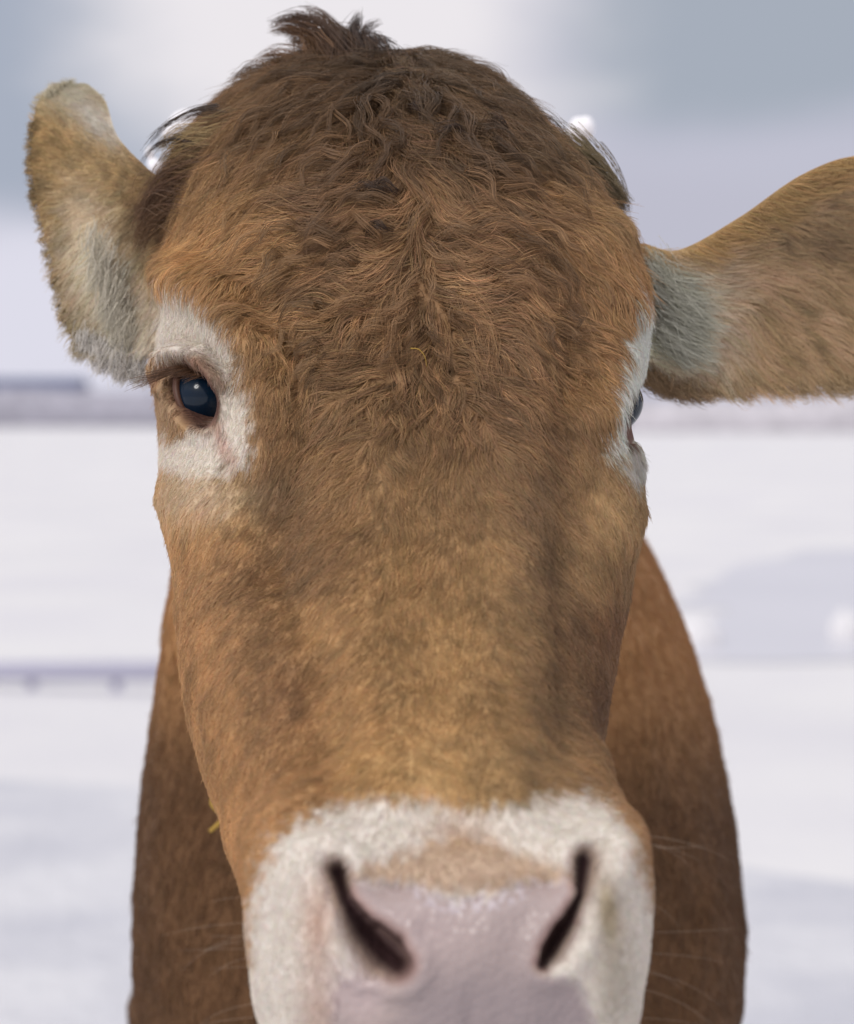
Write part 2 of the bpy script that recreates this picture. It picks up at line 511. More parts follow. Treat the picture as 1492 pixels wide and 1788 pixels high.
# ears: cupped leaves between two traced edges, each with its own depth and thickness
def ear(rows, cup, thick, nv=60, nu=90):
    rows = np.array(rows, float)          # ax ay aY  bx by bY
    t = np.linspace(0, len(rows) - 1, nu)
    q = np.stack([hermite(t, np.arange(len(rows)), rows[:, c]) for c in range(6)], 1)
    A = at(q[:, 0], q[:, 1], q[:, 2]); B = at(q[:, 3], q[:, 4], q[:, 5])
    out = []
    th = np.linspace(0, 2 * math.pi, nv, endpoint=False)
    v = np.cos(th)                       # -1..1 across, there and back
    side = np.sin(th)
    for kk, (a, b) in enumerate(zip(A, B)):
        ce = cup * min(1.0, (kk + 1) / 26) * min(1.0, (nu - kk) / 16)
        wv = np.linalg.norm(b - a)
        mid = a + (b - a) * ((v[:, None] + 1) / 2)
        back = ce * wv * (1 - v ** 2) + side * thick * .5 * np.sqrt(np.clip(1 - v ** 4, 0, 1)) * min(1, wv / .05)
        mid[:, 1] += back
        out.append(mid)
    return grid_mesh('ear', np.array(out), True, cap_start=True, cap_end=True)

ear_L = ear([
    (92, 150, 1.375, 158, 150, 1.372),
    (66, 178, 1.365, 184, 176, 1.350),
    (58, 225, 1.350, 206, 238, 1.325),
    (56, 290, 1.340, 256, 292, 1.305),
    (68, 370, 1.330, 312, 340, 1.285),
    (92, 460, 1.320, 330, 420, 1.275),
    (112, 550, 1.312, 320, 530, 1.280),
    (140, 610, 1.305, 300, 585, 1.285),
    (215, 620, 1.300, 300, 602, 1.290),
    (288, 622, 1.300, 300, 616, 1.300)], .22, .012)
ear_R = ear([
    (1040, 470, 1.300, 1040, 640, 1.300),
    (1110, 425, 1.290, 1110, 662, 1.300),
    (1185, 436, 1.285, 1180, 676, 1.300),
    (1290, 380, 1.280, 1290, 678, 1.305),
    (1400, 305, 1.285, 1400, 674, 1.315),
    (1500, 272, 1.295, 1500, 672, 1.325),
    (1600, 300, 1.305, 1600, 670, 1.33),
    (1700, 390, 1.315, 1700, 610, 1.335),
    (1765, 480, 1.325, 1765, 510, 1.335)], .16, .014)

def leg(x, y, ztop, front=True):
    """tapering leg with joint and cloven hoof"""
    prof = ([(0, .0, .055, .06), (.06, .0, .058, .062), (.075, 0, .045, .05), (.14, .005, .042, .046), (.30, .0, .036, .042), (.40, -.008, .052, .058), (.46, 0, .050, .055), (.62, .02, .065, .075), (.85, .03, .09, .11)]
            if front else
            [(0, .0, .055, .06), (.06, .0, .058, .062), (.075, 0, .045, .05), (.14, .02, .042, .046), (.36, .05, .038, .046), (.50, .09, .050, .065), (.58, .07, .052, .075), (.70, .0, .08, .11), (.88, -.03, .12, .16)])
    prof = np.array(prof); zs = np.linspace(0, prof[-1, 0], 60)
    oy, rx, ry = (hermite(zs, prof[:, 0], prof[:, k]) for k in (1, 2, 3))
    th = np.linspace(0, 2 * math.pi, 32, endpoint=False)
    V = np.stack([x + rx[:, None] * np.cos(th), y + oy[:, None] + ry[:, None] * np.sin(th), np.broadcast_to(zs[:, None] + gz(x, y) * 0, (60, 32))], -1)
    return grid_mesh('leg', V, True, cap_start=True, cap_end=True)
legs = [leg(-.16, 1.86, .9), leg(.17, 1.90, .9), leg(-.17, 2.98, .9, False), leg(.19, 2.92, .9, False)]
tail_prof = [(3.26, 1.22), (3.34, 1.10), (3.36, .9), (3.35, .65)]
tp = np.array(tail_prof); tt = np.linspace(0, 3, 40)
ty, tz = hermite(tt, np.arange(4), tp[:, 0]), hermite(tt, np.arange(4), tp[:, 1])
th = np.linspace(0, 2 * math.pi, 16, endpoint=False)
rr = np.interp(tt, [0, 1, 2, 3], [.03, .016, .012, .028])
legs.append(grid_mesh('tail', np.stack([.03 + rr[:, None] * np.cos(th), ty[:, None] + .6 * rr[:, None] * np.sin(th), np.broadcast_to(tz[:, None], (40, 16))], -1), True, True, True))

def join_into(body, meshes):
    tmp = []
    for me in [body.data] + meshes:
        bm = bmesh.new(); bm.from_mesh(me); bmesh.ops.recalc_face_normals(bm, faces=bm.faces); bm.to_mesh(me); bm.free()
    for me in meshes:
        o = bpy.data.objects.new('tmp', me); col.objects.link(o); tmp.append(o)
        md = body.modifiers.new('u', 'BOOLEAN'); md.operation = 'UNION'; md.object = o; md.solver = 'EXACT'
    bpy.context.view_layer.update()
    dg = bpy.context.evaluated_depsgraph_get()
    me2 = bpy.data.meshes.new_from_object(body.evaluated_get(dg))
    for o in tmp: bpy.data.objects.remove(o)
    body.modifiers.clear()
    body.data = me2; me2.name = 'cow'
join_into(body, [ear_L, ear_R] + legs)
bme = body.data
bme.polygons.foreach_set('use_smooth', np.ones(len(bme.polygons), bool))
nv = len(bme.vertices)
co = np.empty(nv * 3); bme.vertices.foreach_get('co', co); co = co.reshape(-1, 3)
vn = np.empty(nv * 3); bme.vertices.foreach_get('normal', vn); vn = vn.reshape(-1, 3)
bme.calc_loop_triangles()
nt = len(bme.loop_triangles)
tri = np.empty(nt * 3, np.int32); bme.loop_triangles.foreach_get('vertices', tri); tri = tri.reshape(-1, 3)
bvh = BVHTree.FromPolygons(co.tolist(), tri.tolist())
print('cow verts', nv, 'tris', nt)

# ------------------------------------------------------------------ coat maps (markings, length, direction)
def rbf(px, py, pts, power=3.0):
    pts = np.array(pts, float); acc = np.zeros(px.shape + (pts.shape[1] - 2,)); wsum = np.zeros(px.shape)
    for p in pts:
        d2 = (px - p[0]) ** 2 + (py - p[1]) ** 2 + 900
        w_ = 1 / d2 ** (power / 2); wsum += w_; acc += w_[..., None] * p[2:]
    return acc / wsum[..., None]

COL = [  # photo pixel, coat colour with face shading mixed in, as sRGB
 (600,60,88,66,50),(620,140,98,72,54),(480,130,112,82,58),(400,190,118,88,62),(720,130,84,68,58),(800,150,98,76,60),(900,170,112,90,68),(950,230,104,82,62),
 (540,220,116,84,58),(700,240,98,70,52),(820,230,84,62,50),(330,260,140,114,76),(270,340,92,64,48),(250,400,96,68,50),(300,300,120,92,64),
 (460,280,138,104,68),(400,360,146,112,74),(350,420,158,122,80),(340,470,150,114,74),(620,350,104,76,60),(740,360,124,94,72),(860,340,112,82,62),(960,330,128,100,72),(1040,340,134,108,74),
 (1085,360,110,98,80),(1060,430,138,102,68),(1090,470,130,94,62),(1000,420,130,98,70),(520,430,136,104,72),(620,470,116,86,66),(740,480,120,92,72),(860,470,118,86,66),(960,510,116,86,64),(1050,560,132,98,68),
 (440,500,138,106,74),(420,560,136,106,76),(540,570,126,96,68),(650,600,116,88,66),(760,620,112,84,64),(870,600,112,82,62),(980,620,122,90,64),(1050,680,142,108,72),
 (500,680,138,108,80),(480,760,134,102,76),(580,720,122,94,70),(700,740,122,94,70),(840,720,116,86,66),(940,740,120,88,66),(1010,740,122,92,70),
 (560,830,130,100,72),(480,880,116,84,62),(700,860,136,108,78),(840,860,128,102,78),(930,860,114,88,70),(985,880,116,88,66),(1050,880,136,114,86),(1090,900,144,126,98),
 (340,900,164,132,96),(420,900,158,124,84),(350,1000,152,116,84),(440,1000,130,96,70),(560,980,124,92,66),(700,1000,142,112,76),(850,1000,146,118,84),(950,1000,112,88,68),(1040,1000,130,104,76),
 (350,1120,156,116,82),(460,1130,136,100,70),(570,1090,150,118,82),(680,1120,144,112,74),(800,1120,150,122,84),(920,1110,128,102,72),(1000,1100,98,68,50),(1060,1100,116,76,52),
 (420,1260,156,116,80),(500,1220,130,90,62),(620,1240,150,116,78),(750,1240,150,120,80),(870,1240,136,106,70),(970,1230,106,80,56),(1040,1220,104,68,46),
 (450,1380,152,112,76),(520,1340,140,100,64),(650,1340,154,124,80),(760,1350,160,136,94),(860,1350,140,116,80),(950,1340,116,92,64),(1040,1360,130,96,66),
 (440,1460,156,114,76),(1095,1440,140,104,76)]
COL = np.array(COL, float)
_l = COL[:, 2:] @ np.array([.3, .55, .15])
_l = (98 + (_l - 98) * np.interp(COL[:, 1], [700, 800], [.95, 1.05]) + 4 * (COL[:, 1] < 650)) * np.interp(COL[:, 1], [260, 380], [.90, 1])  # contrast raised below the eyes so the colours carry the face's shaded bands
COL[:, 2:] = .45 * COL[:, 2:] * (_l / (COL[:, 2:] @ np.array([.3, .55, .15])))[:, None] + .55 * _l[:, None] * np.array([1.285, .968, .645])
DIRS = [  # photo pixel, hair direction (x, y down), length mm, wave, lift
 (600,110,-.9,.3,46,.8,.5),(480,120,-.9,.5,42,.6,.4),(400,180,-.8,.7,36,.6,.35),(720,120,.1,1,44,.9,.5),(860,130,.8,.5,38,.6,.4),(960,220,.6,.9,34,.5,.3),(1060,330,.7,.8,26,.4,.3),
 (330,270,-.9,.4,26,.5,.4),(270,350,-.2,1,24,.6,.3),(560,200,-.7,.8,44,.9,.4),(700,220,.2,1,42,1,.4),(830,220,.5,.9,42,.9,.4),
 (450,270,-.5,1,32,.6,.3),(380,380,-.25,1,22,.4,.25),(330,460,-.3,1,14,.2,.2),(620,330,-.8,.6,34,1,.4),(745,340,0,1,34,.8,.35),(880,330,.9,.3,34,.9,.4),(1000,340,.9,.5,28,.6,.3),
 (1070,430,.3,1,18,.3,.2),(660,400,-.7,-.5,26,1,.35),(830,400,.8,-.3,26,1,.35),(520,400,-.9,.1,28,.8,.3),(600,480,-1,.05,28,1,.35),(480,520,-.9,.5,22,.7,.3),(700,520,-.5,.8,24,.9,.35),(780,520,.6,.6,26,.9,.35),
 (860,480,1,0,28,1,.35),(960,450,.9,.5,26,.8,.3),(1050,500,.2,1,20,.5,.25),(560,600,-.9,.4,24,1,.3),(660,620,-.7,.6,24,1,.3),(820,620,.7,.7,24,1,.3),(920,580,.8,.5,24,1,.3),(1000,600,.5,1,20,.7,.25),
 (470,640,-.4,1,14,.5,.2),(500,740,-.5,1,12,.5,.2),(600,720,-.5,.9,17,.9,.25),(740,680,0,1,20,.8,.3),(860,720,.5,.9,18,.9,.25),(980,720,.4,1,14,.6,.2),(1060,700,.2,1,10,.2,.15),
 (400,620,.1,1,4,.03,.08),(300,560,-.3,1,4,.03,.08),(340,800,-.2,1,4,.03,.08),(430,720,.1,1,4,.03,.08),(1120,600,.1,1,5,.1,.12),
 (560,850,-.4,1,12,.6,.2),(740,850,0,1,13,.7,.22),(900,850,.3,1,12,.6,.2),(340,920,-.3,1,8,.2,.15),(1080,900,.3,1,8,.2,.15),(440,950,-.5,.9,9,.3,.18),(1000,900,.2,1,10,.4,.2),
 (560,1000,-.35,1,10,.4,.2),(720,1000,-.1,1,11,.5,.2),(900,1000,.25,1,10,.5,.2),(400,1150,-.35,1,7,.2,.15),(600,1150,-.3,1,8,.3,.18),(760,1150,0,1,9,.4,.18),(920,1150,.2,1,8,.3,.18),(1030,1150,.2,1,7,.2,.15),
 (480,1300,-.3,1,6,.15,.15),(640,1320,-.3,1,6.5,.2,.15),(800,1320,.1,1,6.5,.2,.15),(960,1320,.3,1,6,.2,.15),
 (500,1480,-.6,.9,3.5,.03,.08),(800,1450,0,1,4,.03,.1),(1080,1480,.6,.9,3.5,.03,.08),(440,1650,-.5,1,3.5,.03,.08),(1120,1650,.5,1,3.5,.03,.08),(600,1760,-.4,1,3,.1,.15),(1000,1760,.4,1,3,.1,.15)]

def poly_mask(px, py, poly, soft):
    """1 inside the polygon, fading to 0 over `soft` px each side of its edge"""
    poly = np.array(poly, float); inside = np.zeros(px.shape, bool)
    j = len(poly) - 1
    for i in range(len(poly)):
        xi, yi = poly[i]; xj, yj = poly[j]
        c = ((yi > py) != (yj > py)) & (px < (xj - xi) * (py - yi) / ((yj - yi) + 1e-12) + xi)
        inside ^= c; j = i
    d, _ = seg_dist(px, py, np.vstack([poly, poly[:1]]))
    sd = np.where(inside, d, -d)
    return sstep(sd, -soft, soft)

WHITE_EYE_L = [(270,492),(320,502),(358,530),(394,576),(414,640),(432,710),(436,780),(414,826),(370,838),(320,832),(250,806),(250,768),(300,762),(330,740),(320,650),(250,610)]
WHITE_EYE_R = [(1122,470),(1165,500),(1160,640),(1130,700),(1105,775),(1050,800),(1070,745),(1082,660),(1098,570)]
WHITE_EYE_R2 = [(1086,780),(1160,770),(1160,850),(1110,850),(1085,820)]
MUZZLE = [(400,2000),(428,1700),(436,1590),(462,1500),(510,1448),(575,1412),(650,1398),(740,1402),(800,1414),(850,1418),(905,1408),(965,1396),(1020,1386),(1066,1412),(1102,1466),(1126,1540),(1180,1700),(1180,2000)]
TAN = [(592,1528),(640,1512),(700,1494),(745,1472),(800,1462),(860,1466),(900,1486),(960,1506),(1010,1528),(990,1545),(900,1545),(820,1560),(740,1548),(640,1536)]
PAD = [(610,1536),(740,1552),(780,1572),(830,1574),(880,1552),(1000,1534),(1005,1560),(985,1620),(940,1700),(1010,1720),(1040,1800),(1040,2000),(590,2000),(588,1800),(600,1720),(690,1705),(640,1640),(612,1590)]
LIN = lambda a: np.where(a / 255 <= .04045, a / 255 / 12.92, ((a / 255 + .055) / 1.055) ** 2.4)
nE = SNoise(26, 2, seed=31); nE2 = SNoise(60, 2, seed=32)
nC1 = SNoise(.035, 3, seed=41); nC2 = SNoise(.012, 3, seed=42)

def zones(P):
    """0 head, 1 near-side ear (left of photo), 2 sideways ear, 3 neck and body"""
    px, py = proj(P); z = np.zeros(len(P), int)
    Y = P[:, 1]
    body_ = (Y > 1.47) | ((Y > 1.40) & (py > 700))
    z[body_] = 3
    eL = (Y > 1.245) & (Y < 1.42) & (py > 120) & (py < 660) & (px < np.interp(py, [140, 280, 350, 450, 560, 640], [190, 262, 300, 290, 276, 270]))
    eR = (Y > 1.25) & (Y < 1.42) & (px > 1132) & (py > 250) & (py < 740)
    z[eL] = 1; z[eR] = 2
    return z

def tint(c):
    lum = c @ np.array([.25, .6, .15])
    br = 1 - sstep(c[:, 1], .30, .45)
    c = np.maximum(lum[:, None] + (c - lum[:, None]) * (1 - .07 * br - .1 * (1 - br))[:, None], .003) * (1 + br[:, None] * np.array([.02, .03, -.07]))
    return np.clip(c, 0.004, .87)

def coat_color(P, Nn, jit=None):
    px, py = proj(P); z = zones(P)
    jx, jy = (0, 0) if jit is None else (jit[0], jit[1])
    ew = nE(np.stack([px, py], -1)) * 7 + nE2(np.stack([px, py], -1)) * 6
    qx, qy = px + ew + jx, py + ew * .7 + jy
    c = LIN(rbf(px + ew, py + ew, COL, 3.4))
    # darker and lighter locks
    v = 1 + .08 * nC1(P) + .10 * nC2(P)
    c = c * (1.38 + .22 * (1 - sstep(py, 450, 800)))[:, None] * v[:, None]
    def put(m, rgb):
        nonlocal c
        c = c * (1 - m[:, None]) + np.array(srgb(*rgb)) * m[:, None]
    hd = z == 0
    put(poly_mask(qx, qy, WHITE_EYE_L, 16) * hd, (224, 214, 200))
    put(poly_mask(qx, qy, WHITE_EYE_R, 9) * hd, (216, 216, 206))
    put(poly_mask(qx, qy, WHITE_EYE_R2, 16) * hd * .9, (190, 188, 180))
    put(poly_mask(qx, qy, MUZZLE, 22) * hd, (224, 215, 203))
    put(poly_mask(qx, qy, TAN, 14) * hd * .7, (186, 146, 108))
    put(np.exp(-.5 * ell(px, py, 800, 1452, 44, 20) ** 2) * hd * .5, (178, 130, 88))
    put(np.exp(-.5 * ell(px, py, 556, 1612, 22, 62, 4) ** 2) * hd * .6, (190, 140, 112))
    put(np.exp(-.5 * ell(px, py, 1062, 1590, 18, 58, -6) ** 2) * hd * .75, (132, 106, 74))
    put(np.exp(-.5 * ell(px, py, 1070, 1720, 26, 60, 0) ** 2) * hd * .45, (150, 136, 108))
    put(np.exp(-.5 * ell(px, py, 560, 1770, 24, 50, 0) ** 2) * hd * .5, (186, 138, 108))
    put(poly_mask(px + ew, py + ew * .7, PAD, 14) * hd, (178, 158, 162))
    put((.5 + .5 * np.clip(nC1(P * .6), -1, 1)) * poly_mask(px, py, PAD, 14) * hd * .5, (158, 142, 146))
    put(sstep(py, 1650, 1760) * poly_mask(px, py, PAD, 14) * hd * .8, (146, 132, 140))  # shading gradient of the pad put into its colour, darker lower down
    put(np.exp(-.5 * ell(px, py, 632, 1745, 46, 46) ** 2) * hd * .8, (198, 176, 174))
    put(np.exp(-.5 * (seg_dist(px, py, [(735, 1562), (790, 1582), (850, 1580), (905, 1562)])[0] / 9) ** 2) * (nE2(np.stack([px * 3, py * 3], -1)) > 0) * hd * .6, (214, 204, 206))  # wet highlights painted along the top edge of the pad
    put(np.exp(-.5 * ell(px, py, 288, 705, 22, 46) ** 2) * hd * .75, (176, 146, 120))
    put(np.exp(-.5 * ell(qx, qy, 345, 866, 70, 32) ** 2) * hd * .65, (206, 188, 160))
    # skin round the eye
    e = ell(px, py, *EYE_L)
    put((1 - sstep(e, 1.2, 1.5)) * hd * (.35 + .55 * (1 - sstep(px, 340, 375))), (126, 88, 68))
    put((1 - sstep(e, 1.02, 1.2)) * hd, (74, 44, 36))
    put(np.exp(-.5 * (seg_dist(px, py, [(262, 660), (300, 628), (350, 628), (392, 672)])[0] / 10) ** 2) * hd * .8, (132, 96, 80))
    put(np.exp(-.5 * (seg_dist(px, py, [(380, 748), (392, 778), (404, 800)])[0] / 9) ** 2) * hd * .6, (196, 150, 130))
    put(np.exp(-.5 * (seg_dist(px, py, [(398, 808), (388, 818)])[0] / 4) ** 2) * hd * .6, (90, 66, 54))
    put((1 - sstep(ell(px, py, 1104, 722, 15, 52, 8), .8, 1.2)) * hd, (60, 38, 34))
    put((1 - sstep(ell(px, py, 1098, 762, 10, 18, 0), .8, 1.2)) * hd * .9, (96, 60, 50))
    for pts, prof in ((NOS_L, NP_L), (NOS_R, NP_R)):
        d, t = seg_dist(px, py, pts); wd = np.interp(t, *prof)
        put((1 - sstep(d, wd * .9, wd * 1.3 + 18)) * hd * .6, (150, 106, 98))
        put((1 - sstep(d, wd * .2, wd * 1.2 + 6)) * hd, (52, 28, 32))
    # ears
    eL = z == 1
    cl = np.tile(np.array(srgb(168, 136, 92)), (len(P), 1)) * (1 + .2 * nC2(P))[:, None]
    def mixl(m, rgb):
        nonlocal cl
        cl = cl * (1 - m[:, None]) + np.array(srgb(*rgb)) * m[:, None]
    mixl(np.exp(-.5 * ell(qx, qy, 130, 158, 60, 26, 0) ** 2), (188, 178, 150))
    mixl(np.exp(-.5 * ell(qx, qy, 175, 215, 45, 20, 40) ** 2) * .9, (196, 190, 178))
    pass
    mixl(np.exp(-.5 * ell(qx, qy, 172, 470, 40, 86, -14) ** 2) * .98, (250, 236, 206))
    mixl(np.exp(-.5 * ell(qx, qy, 215, 590, 50, 70, 0) ** 2) * .95, (246, 238, 218))
    mixl(np.exp(-.5 * ell(qx, qy, 150, 590, 26, 50, 0) ** 2) * .6, (168, 148, 106))
    mixl(np.exp(-.5 * ell(qx, qy, 268, 372, 34, 52, 10) ** 2), (96, 70, 50))
    c = np.where(eL[:, None], cl, c)
    eR = z == 2
    cl = np.tile(np.array(srgb(192, 160, 124)), (len(P), 1)) * (1 + .2 * nC2(P))[:, None]
    mixl(sstep(-(qy - np.interp(qx, [1130, 1190, 1300, 1400, 1492], [440, 436, 380, 310, 280])), -70, -10), (188, 152, 104))
    mixl((1 - sstep(qx, 1140, 1330)) * sstep(qy, 420, 520) * (1 - sstep(qy, 610, 680)), (250, 238, 208))
    mixl(np.exp(-.5 * ell(qx, qy, 1440, 430, 70, 26, 20) ** 2) * .6, (110, 88, 70))
    mixl((1 - sstep(qx, 1130, 1200)) * sstep(qy, 640, 668) * .5, (146, 114, 84))
    c = np.where(eR[:, None], cl, c)
    # neck and body
    bd = z == 3
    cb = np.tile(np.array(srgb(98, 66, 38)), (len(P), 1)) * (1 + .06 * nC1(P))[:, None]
    top_ = 1 - sstep(py + 60 * (px < 700), 1100, 1460)  # light from above painted in: upper body lighter, chest under the head darker
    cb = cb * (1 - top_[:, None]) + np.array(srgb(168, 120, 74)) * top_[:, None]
    hoof = P[:, 2] < .07
    cb[hoof] = (.03, .025, .022)
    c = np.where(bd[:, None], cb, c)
    return tint(c)

# colours on the body surface itself
sk = coat_color(co, vn)
at_ = bme.color_attributes.new('coat_color', 'FLOAT_COLOR', 'POINT')
at_.data.foreach_set('color', np.concatenate([sk, np.ones((nv, 1))], 1).astype(np.float32).ravel())
vpx, vpy = proj(co)
_dn = np.minimum(seg_dist(vpx, vpy, NOS_L)[0] / 60, seg_dist(vpx, vpy, NOS_R)[0] / 36)
pad_v = (sstep(_dn, .6, 1.0) * poly_mask(vpx, vpy, PAD, 8) * (zones(co) == 0) * (co[:, 1] < 1.0)).astype(np.float32)
at2 = bme.attributes.new('bare', 'FLOAT', 'POINT'); at2.data.foreach_set('value', pad_v)

m, b, L, nd = principled('cow_skin', (.3, .2, .1), .7, .4)
ca = nd('ShaderNodeAttribute', attribute_name='coat_color'); ba = nd('ShaderNodeAttribute', attribute_name='bare')
L.new(ca.outputs['Color'], b.inputs['Base Color'])
vo = nd('ShaderNodeTexVoronoi'); vo.inputs['Scale'].default_value = 300; g_ = nd('ShaderNodeNewGeometry'); L.new(g_.outputs['Position'], vo.inputs['Vector'])
nn_ = nd('ShaderNodeTexNoise'); nn_.inputs['Scale'].default_value = 90; L.new(g_.outputs['Position'], nn_.inputs['Vector'])
bp = nd('ShaderNodeBump'); bp.inputs['Strength'].default_value = .5; bp.inputs['Distance'].default_value = .0015
L.new(mathn(L, nd, 'ADD', vo.outputs['Distance'], nn_.outputs[0]), bp.inputs['Height']); L.new(bp.outputs[0], b.inputs['Normal'])
mr = nd('ShaderNodeMapRange'); L.new(ba.outputs['Fac'], mr.inputs[0]); mr.inputs[3].default_value = .8; mr.inputs[4].default_value = .32
L.new(mr.outputs[0], b.inputs['Roughness'])
b.inputs['Subsurface Weight'].default_value = .08
b.inputs['Subsurface Radius'].default_value = (.006, .003, .002)
bme.materials.clear(); bme.materials.append(m)
bme.polygons.foreach_set('material_index', np.zeros(len(bme.polygons), np.int32))

# ------------------------------------------------------------------ fur
def hair_mat(name, rough=.42):
    m, b, L, nd = principled(name, (.3, .2, .1), rough, .36)
    a = nd('ShaderNodeAttribute', attribute_name='hair_color')
    L.new(a.outputs['Color'], b.inputs['Base Color'])
    return m
HM = hair_mat('fur')

def make_curves(name, pts, rad, colr, parent, mat=HM):
    """pts N x K x 3, rad N x K, colr N x 3"""
    n, k = pts.shape[:2]
    cd = bpy.data.hair_curves.new(name)
    cd.add_curves([k] * n)
    cd.attributes['position'].data.foreach_set('vector', pts.astype(np.float32).ravel())
    ra = cd.attributes.get('radius') or cd.attributes.new('radius', 'FLOAT', 'POINT')
    ra.data.foreach_set('value', rad.astype(np.float32).ravel())
    c = cd.attributes.new('hair_color', 'FLOAT_COLOR', 'CURVE')
    c.data.foreach_set('color', np.concatenate([colr, np.ones((n, 1))], 1).astype(np.float32).ravel())
    cd.materials.append(mat)
    o = bpy.data.objects.new(name, cd); col.objects.link(o); o.parent = parent
    return o

def field(P, Nn):
    """groom at surface points: tangent direction, length (m), wave, lift"""
    px, py = proj(P); z = zones(P)
    q = rbf(px, py, DIRS, 4.0)
    dx, dz, ln, wv, lf = q[:, 0], -q[:, 1], q[:, 2].copy(), q[:, 3].copy(), q[:, 4].copy()
    nz1 = NS1(P)
    low = sstep(py, 640, 860) * (z == 0); wv = wv * (.85 - .6 * low); lf = lf * (.85 - .4 * low); ln = ln * (1 - .35 * low)
    eL = z == 1; eR = z == 2; bd = z == 3
    # near ear: hair lies up and outward; sideways ear: outward and down
    dx = np.where(eL, -.6, dx); dz = np.where(eL, .5 - 1.4 * sstep(py, 200, 520), dz)
    ln = np.where(eL, 6 + 4 * sstep(py, 360, 480), ln); wv = np.where(eL, .12, wv); lf = np.where(eL, .12, lf)
    dx = np.where(eR, .9, dx); dz = np.where(eR, -.15 - .8 * sstep(py, 420, 680), dz)
    ln = np.where(eR, 15, ln); wv = np.where(eR, .2, wv); lf = np.where(eR, .15, lf)
    dx = np.where(bd, .3 * np.sign(px - 765), dx); dz = np.where(bd, -1, dz); ln = np.where(bd, 8, ln); wv = np.where(bd, .03, wv); lf = np.where(bd, .1, lf)
    # on the back of the head the hair falls backwards
    d = np.stack([dx, np.zeros_like(dx), dz], -1)
    ang = nz1 * .35 * np.clip(wv + .2, 0, 1)
    c, s = np.cos(ang), np.sin(ang)
    d = np.stack([d[:, 0] * c - d[:, 2] * s, d[:, 1], d[:, 0] * s + d[:, 2] * c], -1)
    # tangent projection
    T = d - Nn * np.sum(d * Nn, -1, keepdims=True)
    l = np.linalg.norm(T, axis=-1, keepdims=True)
    T = np.where(l > .05, T / np.maximum(l, 1e-6), np.array([0, .3, -1.]))
    return T, ln * .001, wv, lf, z
NS1 = SNoise(.028, 3, seed=51); NPH = SNoise(.05, 3, seed=52); NPH2 = SNoise(.011, 3, seed=53)

A, B, Cc = co[tri[:, 0]], co[tri[:, 1]], co[tri[:, 2]]
area = .5 * np.linalg.norm(np.cross(B - A, Cc - A), axis=1)
cen = (A + B + Cc) / 3
tn = np.cross(B - A, Cc - A); tn /= np.linalg.norm(tn, axis=1, keepdims=True) + 1e-12
tpx, tpy = proj(cen); tz_ = zones(cen)
vw = cen - np.array([0, 0, CAMZ]); vw /= np.linalg.norm(vw, axis=1, keepdims=True)
facing = -np.sum(tn * vw, 1)

def bare(px, py, z):
    """places without fur"""
    e = ell(px, py, *EYE_L)
    m = (e < np.where(px > 350, 1.02, 1.14))
    m |= poly_mask(px, py, PAD, 3) > .4
    m |= ell(px, py, 1106, 725, 17, 48, 8) < 1
    for pts, prof in ((NOS_L, NP_L), (NOS_R, NP_R)):
        d, t = seg_dist(px, py, pts); m |= d < np.interp(t, *prof) * 1.2
    return m & (z == 0)

dens = np.where(tz_ == 3, .14, 1.0) * np.where(cen[:, 1] > 2.1, 0.03, 1.0)
dens = dens * np.where((tz_ != 3) & (facing < -.25), .18, 1.0)
dens = dens * np.where(cen[:, 2] < .08, 0, 1)
dens = dens * np.where((tz_ == 0) & (tpy < 700), 1.15, 1.0)
dens = dens * np.where(tpy > 1950, .2, 1.0)

def sample(n, wgt):
    p = wgt / wgt.sum()
    cum = np.cumsum(p); idx = np.searchsorted(cum, rng.random(n)); idx = np.clip(idx, 0, len(p) - 1)
    r1 = np.sqrt(rng.random(n))[:, None]; r2 = rng.random(n)[:, None]
    P = A[idx] * (1 - r1) + B[idx] * r1 * (1 - r2) + Cc[idx] * r1 * r2
    # smooth normals
    Nn = vn[tri[idx, 0]] * (1 - r1) + vn[tri[idx, 1]] * r1 * (1 - r2) + vn[tri[idx, 2]] * r1 * r2
    Nn /= np.linalg.norm(Nn, axis=1, keepdims=True) + 1e-12
    return P, Nn

KP = 8
def grow_guides(P, Nn):
    n = len(P)
    T, ln, wv, lf, z = field(P, Nn)
    ln = ln * np.exp(rng.normal(0, .16, n))
    ph = NPH(P) * 5 + NPH2(P) * .8
    pts = np.zeros((n, KP, 3)); pts[:, 0] = P
    cur = P.copy(); nr = Nn.copy()
    for k in range(1, KP):
        t = k / (KP - 1)
        step = ln / (KP - 1)
        if k > 1:
            T2, _, wv2, _, _ = field(cur, nr)
            mix_ = .35
            T = T * (1 - mix_) + T2 * mix_
            T = T - nr * np.sum(T * nr, 1, keepdims=True); T /= np.linalg.norm(T, axis=1, keepdims=True) + 1e-9
        Bn = np.cross(nr, T)
        s = np.sin(ph + t * np.clip(ln / .0095, 0, 4)) * wv * 1.0
        d = T + Bn * s[:, None] + nr * (lf * (1.1 - 1.3 * t))[:, None]
        d /= np.linalg.norm(d, axis=1, keepdims=True)
        cur = cur + d * step[:, None]
        # keep the lock riding on the coat
        if k < KP:
            hts = np.empty(n)
            for i in range(n):
                loc, no, _, dist = bvh.find_nearest(cur[i])
                if loc is not None:
                    nr[i] = no
                    hts[i] = (cur[i, 0] - loc[0]) * no[0] + (cur[i, 1] - loc[1]) * no[1] + (cur[i, 2] - loc[2]) * no[2]
                else: hts[i] = .002
            want = .0006 + ln * .12 * np.sin(min(1, t * 1.2) * math.pi / 2)
            corr = np.clip(want - hts, -.004, .012)
            cur = cur + nr * (corr * .6)[:, None]
        pts[:, k] = cur
    return pts, ln, wv, z

